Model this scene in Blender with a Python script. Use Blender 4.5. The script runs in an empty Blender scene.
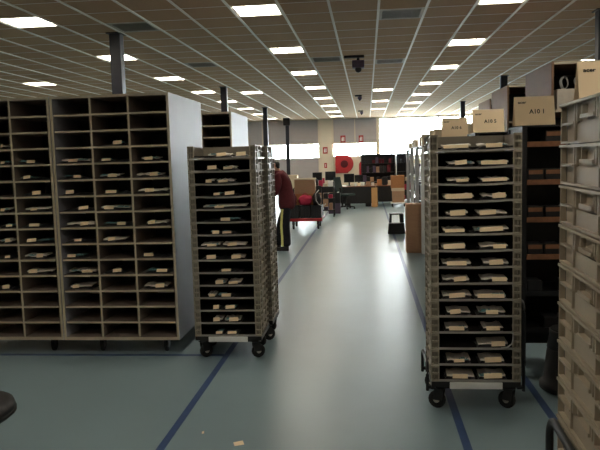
import bpy, bmesh, math, random
from mathutils import Matrix, Vector
random.seed(7)
SC = bpy.context.scene
COL = SC.collection
PI = math.pi

# ------------------------------------------------------------ camera
EYE = 1.70
cam_data = bpy.data.cameras.new('camera')
cam_data.sensor_width = 36.0
cam_data.lens = 36.0 * 660.0 / 600.0
cam_data.clip_end = 300
cam = bpy.data.objects.new('camera', cam_data)
COL.objects.link(cam)
RX = (0.99455, 0.10047, -0.02785)      # right
DN = (-0.01755, -0.10197, -0.99463)    # down
FW = (-0.10277, 0.98970, -0.09965)     # forward
cam.matrix_world = Matrix(((RX[0], -DN[0], -FW[0], 0), (RX[1], -DN[1], -FW[1], 0), (RX[2], -DN[2], -FW[2], EYE), (0, 0, 0, 1)))
SC.camera = cam

# ------------------------------------------------------------ world and exposure
world = bpy.data.worlds.new('overcast_sky')
SC.world = world
world.use_nodes = True
wn = world.node_tree.nodes['Background']
wn.inputs[0].default_value = (0.88, 0.95, 1.0, 1)
SKY = 24.0
wn.inputs[1].default_value = SKY
SC.view_settings.view_transform = 'Standard'
SC.view_settings.look = 'None'
SC.view_settings.gamma = 1
SC.view_settings.use_curve_mapping = False
SC.view_settings.exposure = 1.35
LAMP = 9.0                              # radiance of the ceiling light diffusers

# ------------------------------------------------------------ materials
def mat(name, col, rough=0.6, metal=0.0, var=0.06, scale=18.0, bump=0.0, emit=None, spec=0.5, stretch=(1, 1, 1)):
    m = bpy.data.materials.new(name)
    m.use_nodes = True
    nt = m.node_tree
    b = nt.nodes['Principled BSDF']
    b.inputs['Roughness'].default_value = rough
    b.inputs['Metallic'].default_value = metal
    b.inputs['Specular IOR Level'].default_value = spec
    tc = nt.nodes.new('ShaderNodeTexCoord')
    mp = nt.nodes.new('ShaderNodeMapping')
    mp.inputs['Scale'].default_value = stretch
    nz = nt.nodes.new('ShaderNodeTexNoise')
    nz.inputs['Scale'].default_value = scale
    nz.inputs['Detail'].default_value = 4
    nt.links.new(tc.outputs['Object'], mp.inputs[0])
    nt.links.new(mp.outputs[0], nz.inputs['Vector'])
    rp = nt.nodes.new('ShaderNodeValToRGB')
    rp.color_ramp.elements[0].position = 0.3
    rp.color_ramp.elements[1].position = 0.7
    rp.color_ramp.elements[0].color = tuple(c * (1 - var) for c in col) + (1,)
    rp.color_ramp.elements[1].color = tuple(min(1, c * (1 + var)) for c in col) + (1,)
    nt.links.new(nz.outputs['Fac'], rp.inputs[0])
    nt.links.new(rp.outputs[0], b.inputs['Base Color'])
    if bump:
        bp = nt.nodes.new('ShaderNodeBump')
        bp.inputs['Strength'].default_value = bump
        bp.inputs['Distance'].default_value = 0.01
        nt.links.new(nz.outputs['Fac'], bp.inputs['Height'])
        nt.links.new(bp.outputs[0], b.inputs['Normal'])
    if emit:
        b.inputs['Emission Color'].default_value = emit[0] + (1,)
        b.inputs['Emission Strength'].default_value = emit[1]
    return m

def rgb(r, g, b):
    f = lambda c: (c / 255 / 12.92) if c / 255 <= 0.04045 else ((c / 255 + 0.055) / 1.055) ** 2.4
    return (f(r), f(g), f(b))

M = dict(
    floor=mat('floor_resin', rgb(120, 141, 148), 0.42, var=0.05, scale=1.2, spec=0.5),
    tape=mat('blue_floor_tape', rgb(54, 76, 116), 0.38, var=0.08),
    wall=mat('painted_wall', rgb(222, 208, 186), 0.8, var=0.02, scale=3),
    panel=mat('grey_wall_panel', rgb(176, 168, 168), 0.6, var=0.03, scale=3),
    tile=mat('ceiling_tile_fibre', rgb(178, 147, 116), 0.9, var=0.05, scale=40, bump=0.1),
    rail=mat('ceiling_rail_white', rgb(245, 242, 236), 0.5, var=0.02),
    diffuser=mat('light_diffuser', (0.9, 0.9, 0.85), 0.5, var=0.01, emit=((1.0, 0.91, 0.76), LAMP)),
    white=mat('white_enamel', rgb(228, 226, 220), 0.45, var=0.02),
    column=mat('column_navy_paint', rgb(34, 36, 48), 0.45, var=0.1),
    black=mat('black_plastic', rgb(24, 23, 25), 0.5, var=0.15),
    rubber=mat('black_rubber', rgb(20, 20, 20), 0.8, var=0.15),
    board=mat('grey_melamine', rgb(128, 114, 104), 0.5, var=0.03, scale=6),
    edge=mat('beige_edge_band', rgb(180, 168, 146), 0.55, var=0.05, scale=12),
    side=mat('pale_melamine_side', rgb(158, 158, 166), 0.55, var=0.02, scale=4),
    tray=mat('grey_tray_plastic', rgb(158, 150, 134), 0.5, var=0.06, scale=9),
    traybody=mat('shaded_tray_plastic', rgb(138, 130, 117), 0.55, var=0.06, scale=9),  # tray plastic toned down; shade of sides and post recesses put into colour
    traylip=mat('grey_tray_rim', rgb(150, 146, 142), 0.45, var=0.05, scale=9),
    crate=mat('light_grey_tray_plastic', rgb(160, 148, 130), 0.55, var=0.06, scale=9),
    bag=mat('dark_antistatic_bag', rgb(34, 33, 38), 0.3, var=0.3, scale=30, bump=0.3),
    sheet=mat('grey_paper_sheet', rgb(226, 216, 206), 0.6, var=0.1, scale=30),
    label=mat('cream_paper_label', rgb(250, 226, 190), 0.7, var=0.05, scale=60),
    steel=mat('brushed_steel', rgb(170, 170, 170), 0.4, 0.5, var=0.1, scale=20),
    darksteel=mat('dark_steel', rgb(48, 46, 46), 0.4, 0.5, var=0.1),
    carton=mat('brown_cardboard', rgb(164, 128, 100), 0.8, var=0.07, scale=14, stretch=(1, 1, 6)),
    cartonpale=mat('pale_cardboard', rgb(206, 188, 160), 0.8, var=0.05, scale=14),
    cartonorange=mat('orange_brown_cardboard', rgb(166, 112, 68), 0.75, var=0.12, scale=20),
    tapewrap=mat('packing_tape', rgb(196, 168, 124), 0.3, var=0.04),
    card=mat('cream_sign_card', rgb(236, 212, 176), 0.75, var=0.02, scale=10),
    ink=mat('black_ink', rgb(20, 18, 18), 0.6, var=0.05),
    browncab=mat('brown_cabinet_laminate', rgb(118, 88, 64), 0.6, var=0.06, scale=5, stretch=(1, 1, 5)),
    red=mat('red_enamel', rgb(170, 26, 32), 0.4, var=0.06),
    maroon=mat('maroon_cloth', rgb(88, 26, 34), 0.9, var=0.15, scale=25, bump=0.2),
    trousers=mat('black_cloth', rgb(26, 26, 34), 0.9, var=0.15, scale=25, bump=0.2),
    stripe=mat('yellow_white_stripe', rgb(222, 214, 130), 0.8, var=0.1),
    skin=mat('skin', rgb(196, 140, 110), 0.55, var=0.05, scale=30),
    hair=mat('dark_hair', rgb(30, 24, 22), 0.7, var=0.3, scale=60, bump=0.4),
    magenta=mat('magenta_cloth', rgb(176, 40, 70), 0.8, var=0.15),
    wood=mat('brown_wood_top', rgb(128, 82, 58), 0.45, var=0.15, scale=8, stretch=(1, 8, 8)),
    woodpale=mat('pale_wood_panel', rgb(200, 150, 96), 0.5, var=0.1, scale=8, stretch=(8, 8, 1)),
    screen=mat('dark_screen_glass', rgb(22, 24, 30), 0.25, var=0.1),
    fabric=mat('dark_green_chair_fabric', rgb(32, 48, 46), 0.9, var=0.15, scale=40),
    blueplastic=mat('blue_plastic', rgb(60, 84, 130), 0.5, var=0.1),
    alu=mat('pale_aluminium', rgb(224, 224, 222), 0.45, 0.0, var=0.04),
    vent=mat('vent_grey_metal', rgb(180, 172, 160), 0.5, 0.0, var=0.06),
    boardgreen=mat('teal_circuit_board', rgb(96, 140, 146), 0.5, var=0.25, scale=60),
    tray_shade=mat('black_tray_shade', rgb(16, 15, 16), 0.9, var=0.2, scale=40),  # shade inside the trays put in as a black material
    orangelabel=mat('faded_orange_label', rgb(140, 96, 66), 0.7, var=0.15, scale=30),
    purple=mat('purple_grey_plastic', rgb(80, 66, 88), 0.5, var=0.1),
    glove=mat('grey_cable_sheath', rgb(170, 170, 168), 0.5, var=0.1),
)
fb = M['floor'].node_tree.nodes['Principled BSDF']
fb.inputs['Coat Weight'].default_value = 0.45
fb.inputs['Coat Roughness'].default_value = 0.3
def glass_mat():
    m = bpy.data.materials.new('window_glass')
    m.use_nodes = True
    nt = m.node_tree
    nt.nodes.remove(nt.nodes['Principled BSDF'])
    t = nt.nodes.new('ShaderNodeBsdfTransparent')
    t.inputs[0].default_value = (0.96, 0.98, 0.97, 1)
    g = nt.nodes.new('ShaderNodeBsdfGlossy')
    g.inputs['Roughness'].default_value = 0.05
    fr = nt.nodes.new('ShaderNodeFresnel')
    fr.inputs[0].default_value = 1.3
    mx = nt.nodes.new('ShaderNodeMixShader')
    nt.links.new(fr.outputs[0], mx.inputs[0])
    nt.links.new(t.outputs[0], mx.inputs[1])
    nt.links.new(g.outputs[0], mx.inputs[2])
    nt.links.new(mx.outputs[0], nt.nodes['Material Output'].inputs[0])
    return m
M['glass'] = glass_mat()

# ------------------------------------------------------------ mesh helpers
class MB:
    """collects shapes; build() links them as one mesh object"""
    def __init__(s):
        s.v = []; s.f = []; s.mi = []; s.sm = []
    def face(s, idx, mi=0, sm=False):
        s.f.append(tuple(idx)); s.mi.append(mi); s.sm.append(sm)
    def hexa(s, p, mi=0, front=None):
        o = len(s.v); s.v += [tuple(q) for q in p]
        for k, q in enumerate(((0, 3, 2, 1), (4, 5, 6, 7), (0, 1, 5, 4), (1, 2, 6, 5), (2, 3, 7, 6), (3, 0, 4, 7))):
            s.face([o + i for i in q], front if (front is not None and k == 2) else mi)
        return s
    def box(s, x0, x1, y0, y1, z0, z1, mi=0, front=None):
        return s.hexa([(x0, y0, z0), (x1, y0, z0), (x1, y1, z0), (x0, y1, z0), (x0, y0, z1), (x1, y0, z1), (x1, y1, z1), (x0, y1, z1)], mi, front)
    def taper(s, x0, x1, y0, y1, z0, z1, dx, dy, mi=0):
        return s.hexa([(x0, y0, z0), (x1, y0, z0), (x1, y1, z0), (x0, y1, z0), (x0 + dx, y0 + dy, z1), (x1 - dx, y0 + dy, z1), (x1 - dx, y1 - dy, z1), (x0 + dx, y1 - dy, z1)], mi)
    def lathe(s, prof, n=20, c=(0, 0, 0), axis='z', mi=0, sm=True):
        o = len(s.v)
        for (r, h) in prof:
            for k in range(n):
                a = 2 * PI * k / n
                p = (r * math.cos(a), r * math.sin(a), h)
                if axis == 'x': p = (p[2], p[0], p[1])
                if axis == 'y': p = (p[0], p[2], p[1])
                s.v.append((c[0] + p[0], c[1] + p[1], c[2] + p[2]))
        for i in range(len(prof) - 1):
            for k in range(n):
                s.face((o + i * n + k, o + i * n + (k + 1) % n, o + (i + 1) * n + (k + 1) % n, o + (i + 1) * n + k), mi, sm)
        s.face([o + k for k in range(n)][::-1], mi)
        s.face([o + (len(prof) - 1) * n + k for k in range(n)], mi)
        return s
    def tube(s, pts, r, n=8, closed=False, mi=0):
        pts = [Vector(p) for p in pts]
        o = len(s.v); m = len(pts)
        for i, p in enumerate(pts):
            a = pts[i - 1] if (i > 0 or closed) else p
            b = pts[(i + 1) % m] if (i < m - 1 or closed) else p
            t = (b - a).normalized()
            u = t.cross(Vector((0, 0, 1)))
            if u.length < 0.05: u = t.cross(Vector((0, 1, 0)))
            u.normalize(); w = t.cross(u)
            for k in range(n):
                q = p + r * (math.cos(2 * PI * k / n) * u + math.sin(2 * PI * k / n) * w)
                s.v.append(tuple(q))
        for i in range(m if closed else m - 1):
            j = (i + 1) % m
            for k in range(n):
                s.face((o + i * n + k, o + i * n + (k + 1) % n, o + j * n + (k + 1) % n, o + j * n + k), mi, True)
        if not closed:
            s.face([o + k for k in range(n)], mi); s.face([o + (m - 1) * n + k for k in range(n)][::-1], mi)
        return s
    def ball(s, c, rx, ry, rz, n=12, mi=0):
        prof = [(max(1e-4, math.sin(PI * i / 8)), -math.cos(PI * i / 8)) for i in range(9)]
        o = len(s.v)
        s.lathe(prof, n, (0, 0, 0), mi=mi)
        for i in range(o, len(s.v)):
            q = s.v[i]; s.v[i] = (c[0] + q[0] * rx, c[1] + q[1] * ry, c[2] + q[2] * rz)
        return s
    def mesh(s, name, mats, bevel=0):
        me = bpy.data.meshes.new(name)
        me.from_pydata(s.v, [], s.f)
        for m in (mats if isinstance(mats, (list, tuple)) else [mats]):
            me.materials.append(m)
        me.polygons.foreach_set('material_index', s.mi)
        me.polygons.foreach_set('use_smooth', s.sm)
        bm = bmesh.new(); bm.from_mesh(me)
        if bevel:
            bmesh.ops.bevel(bm, geom=[e for e in bm.edges], offset=bevel, segments=1, affect='EDGES', profile=0.5)
        bmesh.ops.recalc_face_normals(bm, faces=bm.faces)
        bm.to_mesh(me); bm.free()
        return me
    def build(s, name, mats, parent=None, loc=(0, 0, 0), rz=0, bevel=0):
        return put(s.mesh(name, mats, bevel), name, parent, loc, rz)

def put(me, name, parent=None, loc=(0, 0, 0), rz=0):
    o = bpy.data.objects.new(name, me)
    COL.objects.link(o)
    o.location = loc
    o.rotation_euler = (0, 0, rz)
    if parent: o.parent = parent
    return o

def tag(o, label=None, cat=None, group=None, kind=None):
    if label: o['label'] = label
    if cat: o['category'] = cat
    if group: o['group'] = group
    if kind: o['kind'] = kind
    return o

def empty(name, loc=(0, 0, 0), rz=0):
    o = bpy.data.objects.new(name, None)
    o.empty_display_size = 0.1
    COL.objects.link(o)
    o.location = loc
    o.rotation_euler = (0, 0, rz)
    return o

KIDS = {}
def kids(o):
    return list(o.children)

def copy_tree(o, parent=None):
    c = o.copy()
    COL.objects.link(c)
    if parent: c.parent = parent
    for ch in kids(o): copy_tree(ch, c)
    return c

ORD = ['first', 'second', 'third', 'fourth', 'fifth', 'sixth', 'seventh', 'eighth', 'ninth', 'tenth', 'eleventh', 'twelfth', 'thirteenth', 'fourteenth', 'fifteenth']
def nth_top(i, n=15):
    return 'topmost' if i == 0 else ('bottom' if i == n - 1 else ORD[i] + ' from the top')

def text_mesh(txt, size, bold=0.0):
    cu = bpy.data.curves.new('lettering', 'FONT')
    cu.body = txt; cu.size = size; cu.align_x = 'CENTER'; cu.align_y = 'CENTER'
    cu.extrude = 0.0006; cu.offset = bold; cu.resolution_u = 2
    t = bpy.data.objects.new('lettering_curve', cu)
    COL.objects.link(t)
    bpy.context.view_layer.update()
    me = bpy.data.meshes.new_from_object(t.evaluated_get(bpy.context.evaluated_depsgraph_get()))
    bpy.data.objects.remove(t); bpy.data.curves.remove(cu)
    me.materials.clear(); me.materials.append(M['ink'])
    me.name = 'lettering'
    return me

# ============================================================ the room
X0, X1, Y0, Y1, HC = -14.0, 9.0, -5.0, 34.5, 3.70
fl = MB().box(X0, X1, Y0, Y1, -0.1, 0).build('floor', M['floor']); tag(fl, kind='structure')
def line(x0, x1, y0, y1):
    MB().box(x0, x1, y0, y1, 0.0, 0.0012).build('tape_line', M['tape'], fl)
line(-1.283, -1.232, 0.5, 33)
line(0.527, 0.578, 0.5, 33)
line(1.132, 1.183, 0.5, 6.2)
line(-6.0, -1.283, 5.54, 5.59)

wb = MB()
W1 = (-8.0, -2.47, 1.77, 2.47); W2 = (-1.75, 0.52, 1.75, 2.45); W3 = (0.64, 8.2, 1.80, 3.66)
T = 0.25
wb.box(X0, X1, Y1, Y1 + T, -0.1, W2[2])
wb.box(X0, W1[0], Y1, Y1 + T, W2[2], HC + 0.3)
wb.box(W1[0], W1[1], Y1, Y1 + T, W1[3], HC + 0.3)
wb.box(W1[1], W2[0], Y1, Y1 + T, W2[2], HC + 0.3)
wb.box(W2[0], W2[1], Y1, Y1 + T, W2[3], HC + 0.3)
wb.box(W2[1], W3[0], Y1, Y1 + T, W2[2], HC + 0.3)
wb.box(W3[0], W3[1], Y1, Y1 + T, W3[3], HC + 0.3)
wb.box(W3[1], X1, Y1, Y1 + T, W2[2], HC + 0.3)
wback = tag(wb.build('wall_back', M['wall']), kind='structure')
tag(MB().box(X0 - T, X0, Y0, Y1, -0.1, HC + 0.3).build('wall_left', M['wall']), kind='structure')
tag(MB().box(X1, X1 + T, Y0, Y1, -0.1, HC + 0.3).build('wall_right', M['wall']), kind='structure')
tag(MB().box(X0, X1, Y0 - T, Y0, -0.1, HC + 0.3).build('wall_front', M['wall']), kind='structure')
for (a, b) in ((-8.0, -6.8), (-6.75, -5.45), (-5.4, -4.15), (-4.05, -2.52)):        # grey cladding panels above and below the strip window
    for (z0, z1) in ((2.51, HC - 0.02), (0.1, 1.74)):
        MB().box(a, b, Y1 - 0.03, Y1, z0, z1).build('wall_panel', M['panel'], wback)
for (z0, z1) in ((2.5, HC - 0.02),):
    for (a, b) in ((-1.70, -0.62), (-0.58, 0.50)):
        MB().box(a, b, Y1 - 0.03, Y1, z0, z1).build('wall_panel', M['panel'], wback)
tag(MB().box(-2.44, -1.78, Y1 - 0.18, Y1 - 0.001, 0, HC).build('trim_1', M['wall']), kind='structure')     # cream pilaster
for n, (w, muls) in enumerate(((W1, 4), (W2, 2), (W3, 5))):
    root = tag(empty('window_%d' % (n + 1), ((w[0] + w[1]) / 2, Y1 + 0.1, w[2])), kind='structure')
    a, h = (w[1] - w[0]) / 2, w[3] - w[2]
    fr = MB()
    fr.box(-a, a, -0.04, 0.04, 0, 0.04).box(-a, a, -0.04, 0.04, h - 0.04, h)
    fr.box(-a, -a + 0.04, -0.04, 0.04, 0.04, h - 0.04).box(a - 0.04, a, -0.04, 0.04, 0.04, h - 0.04)
    fr.build('window_frame', M['white'], root)
    for k in range(1, muls):
        x = -a + 2 * a * k / muls
        MB().box(x - 0.025, x + 0.025, -0.03, 0.03, 0.04, h - 0.04).build('mullion', M['white'], root)
    for k in range(muls):
        xa = -a + 2 * a * k / muls + 0.03; xb = -a + 2 * a * (k + 1) / muls - 0.03
        MB().box(xa, xb, -0.004, 0.004, 0.03, h - 0.03).build('pane', M['glass'], root)
gm = MB().box(-60, 60, Y1 + 1, 160, -0.5, -0.3).build('ground', mat('pale_gravel', rgb(150, 148, 140), 0.9, scale=2)); tag(gm, kind='structure')

# ceiling: backing slab, tiles, rails
ceil = tag(MB().box(X0, X1, Y0, Y1, HC + 0.06, HC + 0.2).build('ceiling', M['tile']), kind='structure')
TX, TY = 0.65, 0.67
GX, GY = 0.19, 9.05 - TY / 2
lights, vents = {}, {}
def cell(x, y): return (math.floor((x - GX) / TX), math.floor((y - GY) / TY))
rows = {'A': (-1.435, [9.05, 12.4, 15.75, 19.1, 22.45, 25.8, 29.15, 32.5]), 'B': (1.815, [9.05, 12.4, 15.75, 19.1, 22.45, 25.8, 29.15, 32.5]),
        'C': (-4.685, [9.05, 12.4, 15.75, 19.1, 22.45, 25.8, 29.15, 32.5]), 'D': (-7.935, [15.75, 19.1, 22.45, 25.8, 29.15, 32.5]),
        'E': (-11.185, [19.1, 22.45, 25.8, 29.15]), 'F': (5.065, [9.05, 12.4, 15.75, 19.1, 22.45, 25.8, 29.15, 32.5]),
        'G': (0.515, [20.44, 24.46, 28.48]), 'H': (-3.385, [19.77])}
near = {'A': [5.7, 2.35, -1.0], 'C': [5.7, 2.35], 'B': [5.7, 2.35, -1.0], 'F': [5.7, 2.35]}  # unseen panels continuing the rows; row F one added to brighten the foreground sign
for r in rows:
    for y in rows[r][1] + near.get(r, []): lights[cell(rows[r][0], y)] = (r, y)
for (x, y) in ((-3.34, 9.53), (0.515, 9.7), (-0.81, 13.64), (0.515, 14.2), (-3.27, 14.07)): vents[cell(x, y)] = 1
i0, i1 = math.ceil((X0 - GX) / TX), math.floor((X1 - GX) / TX)
j0, j1 = math.ceil((Y0 - GY) / TY), math.floor((Y1 - GY) / TY)
tile_me = MB().box(-TX / 2 + 0.012, TX / 2 - 0.012, -TY / 2 + 0.006, TY / 2 - 0.006, 0.006, 0.03).mesh('ceiling_tile', M['tile'], bevel=0.004)
cells = []
for i in range(i0, i1):
    for j in range(j0, j1):
        if (i, j) in lights or (i, j) in vents: continue
        x, y = GX + (i + 0.5) * TX, GY + (j + 0.5) * TY
        px = 367 + 660 * x / y if y > 1 else -1e9
        vis = y > 8.0 and -60 < px < 640
        cells.append((0 if vis else 1, y if vis else abs(y) + 50, x, y))
cells.sort()
for c in cells[:300]:
    put(tile_me, 'ceiling_tile', ceil, (c[2], c[3], HC))
tb = MB()
for c in cells[300:]:
    tb.box(c[2] - TX / 2 + 0.012, c[2] + TX / 2 - 0.012, c[3] - TY / 2 + 0.006, c[3] + TY / 2 - 0.006, HC + 0.006, HC + 0.03)
tag(tb.build('ceiling_tiles', M['tile'], ceil), kind='stuff')
for i in range(i0, i1 + 1):
    x = GX + i * TX
    MB().box(x - 0.017, x + 0.017, Y0, Y1, HC - 0.008, HC + 0.03).build('ceiling_rail', M['rail'], ceil)
cr = MB()
for j in range(j0, j1 + 1):
    y = GY + j * TY
    cr.box(X0, X1, y - 0.006, y + 0.006, HC + 0.004, HC + 0.04)
cr.build('ceiling_cross_rails', M['rail'], ceil)

# square ceiling lights with louvres
def make_light():
    root = empty('ceiling_light')
    f = MB(); a, b = TX / 2 - 0.013, TY / 2 - 0.007; t = 0.03
    f.box(-a, a, -b, -b + t, 0, 0.05).box(-a, a, b - t, b, 0, 0.05).box(-a, -a + t, -b + t, b - t, 0, 0.05).box(a - t, a, -b + t, b - t, 0, 0.05)
    f.build('light_frame', M['rail'], root)
    MB().box(-a + t, a - t, -b + t, b - t, 0.03, 0.05).build('diffuser', M['diffuser'], root)
    l = MB()
    for k in (-1, 0, 1): l.box(k * 0.147 - 0.004, k * 0.147 + 0.004, -b + t, b - t, 0.005, 0.03)
    l.build('louvre', M['rail'], root)
    return root
rowname = {'A': 'the lit row left of the aisle', 'B': 'the lit row right of the aisle', 'C': 'the row over the second left cabinet', 'D': 'the far left row', 'E': 'the outermost left row', 'F': 'the row over the tall brown cabinets', 'G': 'the short row over the aisle', 'H': 'the gap beside the second left column'}
proto = None
byrow = {}
for c, (r, y) in lights.items(): byrow.setdefault(r, []).append((y, c))
for r in byrow:
    byrow[r].sort()
    seen = [q for q in byrow[r] if q[0] > 7]
    for (y, c) in byrow[r]:
        o = make_light() if proto is None else copy_tree(proto)
        if proto is None: proto = o
        o.location = (GX + (c[0] + 0.5) * TX, GY + (c[1] + 0.5) * TY, HC + 0.002)
        if (y, c) in seen:
            k = seen.index((y, c))
            w = 'nearest' if k == 0 else ('farthest' if k == len(seen) - 1 else ORD[k] + ' nearest')
            lb = 'square glowing ceiling light, ' + w + ' in ' + rowname[r]
        else:
            lb = 'square ceiling light overhead, outside the photograph, %s in %s' % (ORD[[q for q in byrow[r] if q[0] <= 7].index((y, c))], rowname[r])
        tag(o, lb, 'ceiling light', 'square lights set in the ceiling')

# air diffusers
def make_vent():
    root = empty('ceiling_vent')
    a, b = TX / 2 - 0.013, TY / 2 - 0.007
    MB().box(-a, a, -b, b, 0.03, 0.05).build('backing', M['darksteel'], root)
    f = MB(); t = 0.045
    f.box(-a, a, -b, -b + t, 0, 0.04).box(-a, a, b - t, b, 0, 0.04).box(-a, -a + t, -b + t, b - t, 0, 0.04).box(a - t, a, -b + t, b - t, 0, 0.04)
    f.build('vent_frame', M['vent'], root)
    for k in range(8):
        y = -b + t + (k + 0.5) * (2 * b - 2 * t) / 8
        MB().hexa([(-a + t, y - 0.03, 0.0), (a - t, y - 0.03, 0.0), (a - t, y - 0.02, 0.0), (-a + t, y - 0.02, 0.0), (-a + t, y + 0.015, 0.03), (a - t, y + 0.015, 0.03), (a - t, y + 0.025, 0.03), (-a + t, y + 0.025, 0.03)]).build('slat', M['vent'], root)
    return root
vlab = ['grey slatted air vent above the white pigeonhole cabinets', 'grey slatted air vent nearest over the aisle', 'grey slatted air vent left of the hanging ceiling camera', 'grey slatted air vent right of the hanging ceiling camera', 'grey slatted air vent over the second left cabinet']
proto = None
for (c, lb) in zip(vents, vlab):
    o = make_vent() if proto is None else copy_tree(proto)
    if proto is None: proto = o
    o.location = (GX + (c[0] + 0.5) * TX, GY + (c[1] + 0.5) * TY, HC + 0.002)
    tag(o, lb, 'air vent', 'air vents in the ceiling')

# hanging ceiling camera, small sensors
def ceil_cam(x, y, s, lb):
    root = tag(empty('ceiling_camera', (x, y, HC)), lb, 'camera')
    MB().box(-0.28 * s, 0.12 * s, -0.05, 0.05, -0.04, 0.006).build('mounting_plate', M['black'], root)
    MB().lathe([(0.03 * s, -0.04), (0.03 * s, -0.1 * s)], 10).build('stem', M['black'], root)
    MB().box(-0.12 * s, 0.12 * s, -0.13 * s, 0.13 * s, -0.24 * s, -0.1 * s).build('housing', M['purple'], root, bevel=0.012)
    MB().ball((0, -0.04, -0.27 * s), 0.065 * s, 0.065 * s, 0.065 * s).build('lens_dome', M['black'], root)
ceil_cam(-0.14, 13.4, 1.0, 'dark camera with purple housing hanging from the ceiling over the aisle')
ceil_cam(-0.2, 21.8, 0.55, 'small dark camera hanging farther down the aisle ceiling')
ceil_cam(-0.2, 29.0, 0.55, 'tiny dark camera hanging from the ceiling near the back wall')

# columns
def column(x, y, lb):
    root = tag(empty('column', (x, y, 0)), lb, 'column', 'dark columns holding the ceiling')
    MB().box(-0.085, 0.085, -0.085, 0.085, 0.012, HC).build('shaft', M['column'], root, bevel=0.008)
    MB().box(-0.16, 0.16, -0.16, 0.16, 0, 0.012).build('base_plate', M['darksteel'], root)
    MB().box(-0.12, 0.12, -0.12, 0.12, HC - 0.012, HC + 0.004).build('cap_plate', M['darksteel'], root)
    return root
column(-3.82, 10.1, 'dark square column rising behind the white pigeonhole cabinets')
column(-3.84, 17.95, 'dark square column above the second left cabinet')
column(-3.86, 25.4, 'dark square column left of the standing person')
column(-3.9, 32.8, 'dark navy column before the strip window at the back wall')
column(3.40, 10.1, 'dark column at the right edge above the foreground trays')
column(3.58, 17.95, 'dark column top behind the tall brown cabinets')
column(3.66, 26.0, 'farthest dark column top right of the bright window')
sp = tag(empty('wall_speaker', (-3.9, 32.62, 3.35)), 'black loudspeaker fixed high on the navy column', 'speaker')
MB().box(-0.16, 0.16, -0.2, 0.0, 0, 0.4).build('speaker_case', M['black'], sp, bevel=0.02)
MB().box(-0.05, 0.05, 0.0, 0.095, 0.15, 0.25).build('bracket', M['darksteel'], sp)

# ============================================================ pigeonhole cabinets
SZ = [0.165 + 0.141 * k for k in range(16)]       # shelf tops, bottom to top
def cabinet(x0, x1, y, cols, label, open_back=True, rows=15, base=0.138):
    root = tag(empty('pigeonhole_cabinet', ((x0 + x1) / 2, y, 0)), label, 'cabinet', 'pigeonhole cabinets left of the aisle')
    w = x1 - x0; h = w / 2; D = 1.12; t = 0.022; top = 2.297
    mats = [M['board'], M['edge'], M['side']]
    for s in (-1, 1):
        xa = -h if s < 0 else h - t
        MB().box(xa, xa + t, 0, D, base, top, 2, 1).build('side_panel', mats, root)
    MB().box(-h + t, h - t, 0, D, top - t, top, 0, 1).build('top_panel', mats, root)
    MB().box(-h + t, h - t, 0, D, base, base + 0.027, 0, 1).build('bottom_panel', mats, root)
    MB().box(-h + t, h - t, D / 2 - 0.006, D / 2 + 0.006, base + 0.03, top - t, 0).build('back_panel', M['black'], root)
    cw = (w - 2 * t) / cols
    for k in range(1, cols):
        x = -h + t + cw * k
        MB().box(x - 0.009, x + 0.009, 0.003, D / 2 - 0.006, base + 0.03, top - t, 0, 1).build('divider', mats, root)
    sh = MB().box(-cw / 2 + 0.009, cw / 2 - 0.009, 0.002, D / 2 - 0.006, -0.016, 0, 0, 1).mesh('shelf', mats)
    for c in range(cols):
        for z in SZ[1:15]:
            put(sh, 'shelf', root, (-h + t + cw * (c + 0.5), 0, z))
    for (cx, cy) in ((-h + 0.3, 0.14), (h - 0.16, 0.14), (-h + 0.12, D - 0.14), (h - 0.16, D - 0.14)):
        cs = MB().box(cx - 0.035, cx + 0.035, cy - 0.035, cy + 0.035, base - 0.008, base)
        cs.box(cx - 0.02, cx - 0.014, cy - 0.03, cy + 0.03, 0.04, base - 0.008).box(cx + 0.014, cx + 0.02, cy - 0.03, cy + 0.03, 0.04, base - 0.008)
        co = cs.build('castor', M['darksteel'], root)
        MB().lathe([(0.03, -0.012), (0.048, -0.01), (0.048, 0.01), (0.03, 0.012)], 14, (cx, cy, 0.048), 'x').build('castor_wheel', M['rubber'], co)
    return root
CY = 5.56
cabinet(-2.735, -1.675, CY, 3, 'white pigeonhole cabinet with three columns of cells next to the left tray trolley')
cabinet(-3.825, -2.745, CY + 0.005, 3, 'white pigeonhole cabinet cut off by the left edge of the photograph')
cabinet(-2.74, -1.64, 8.02, 3, 'tall white pigeonhole cabinet standing behind the nearer cabinets')

# ============================================================ small packets: dark bag, paper sheet, white label
def bag_mesh(seed):
    r = random.Random(seed)
    n, m = 6, 4; mb = MB()
    for s in (0, 1):
        for j in range(m + 1):
            for i in range(n + 1):
                u, v = i / n - 0.5, j / m
                edge = min(i, n - i, j, m - j) == 0
                z = (0.004 if edge else 0.018 + r.uniform(-0.006, 0.010)) if s else 0.0
                mb.v.append((u + r.uniform(-.03, .03) * (1 if edge else .3), v * 0.16 + r.uniform(-.008, .004) * (j == 0), z))
    N = (n + 1) * (m + 1); ix = lambda s, i, j: s * N + j * (n + 1) + i
    for s in (0, 1):
        for j in range(m):
            for i in range(n):
                q = (ix(s, i, j), ix(s, i + 1, j), ix(s, i + 1, j + 1), ix(s, i, j + 1)); mb.face(q if s else q[::-1])
    for i in range(n):
        mb.face((ix(0, i, 0), ix(0, i + 1, 0), ix(1, i + 1, 0), ix(1, i, 0))); mb.face((ix(0, i + 1, m), ix(0, i, m), ix(1, i, m), ix(1, i + 1, m)))
    for j in range(m):
        mb.face((ix(0, 0, j + 1), ix(0, 0, j), ix(1, 0, j), ix(1, 0, j + 1))); mb.face((ix(0, n, j), ix(0, n, j + 1), ix(1, n, j + 1), ix(1, n, j)))
    return mb.mesh('parts_packet', M['bag'])
BAGS = [bag_mesh(k) for k in range(8)]
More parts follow.
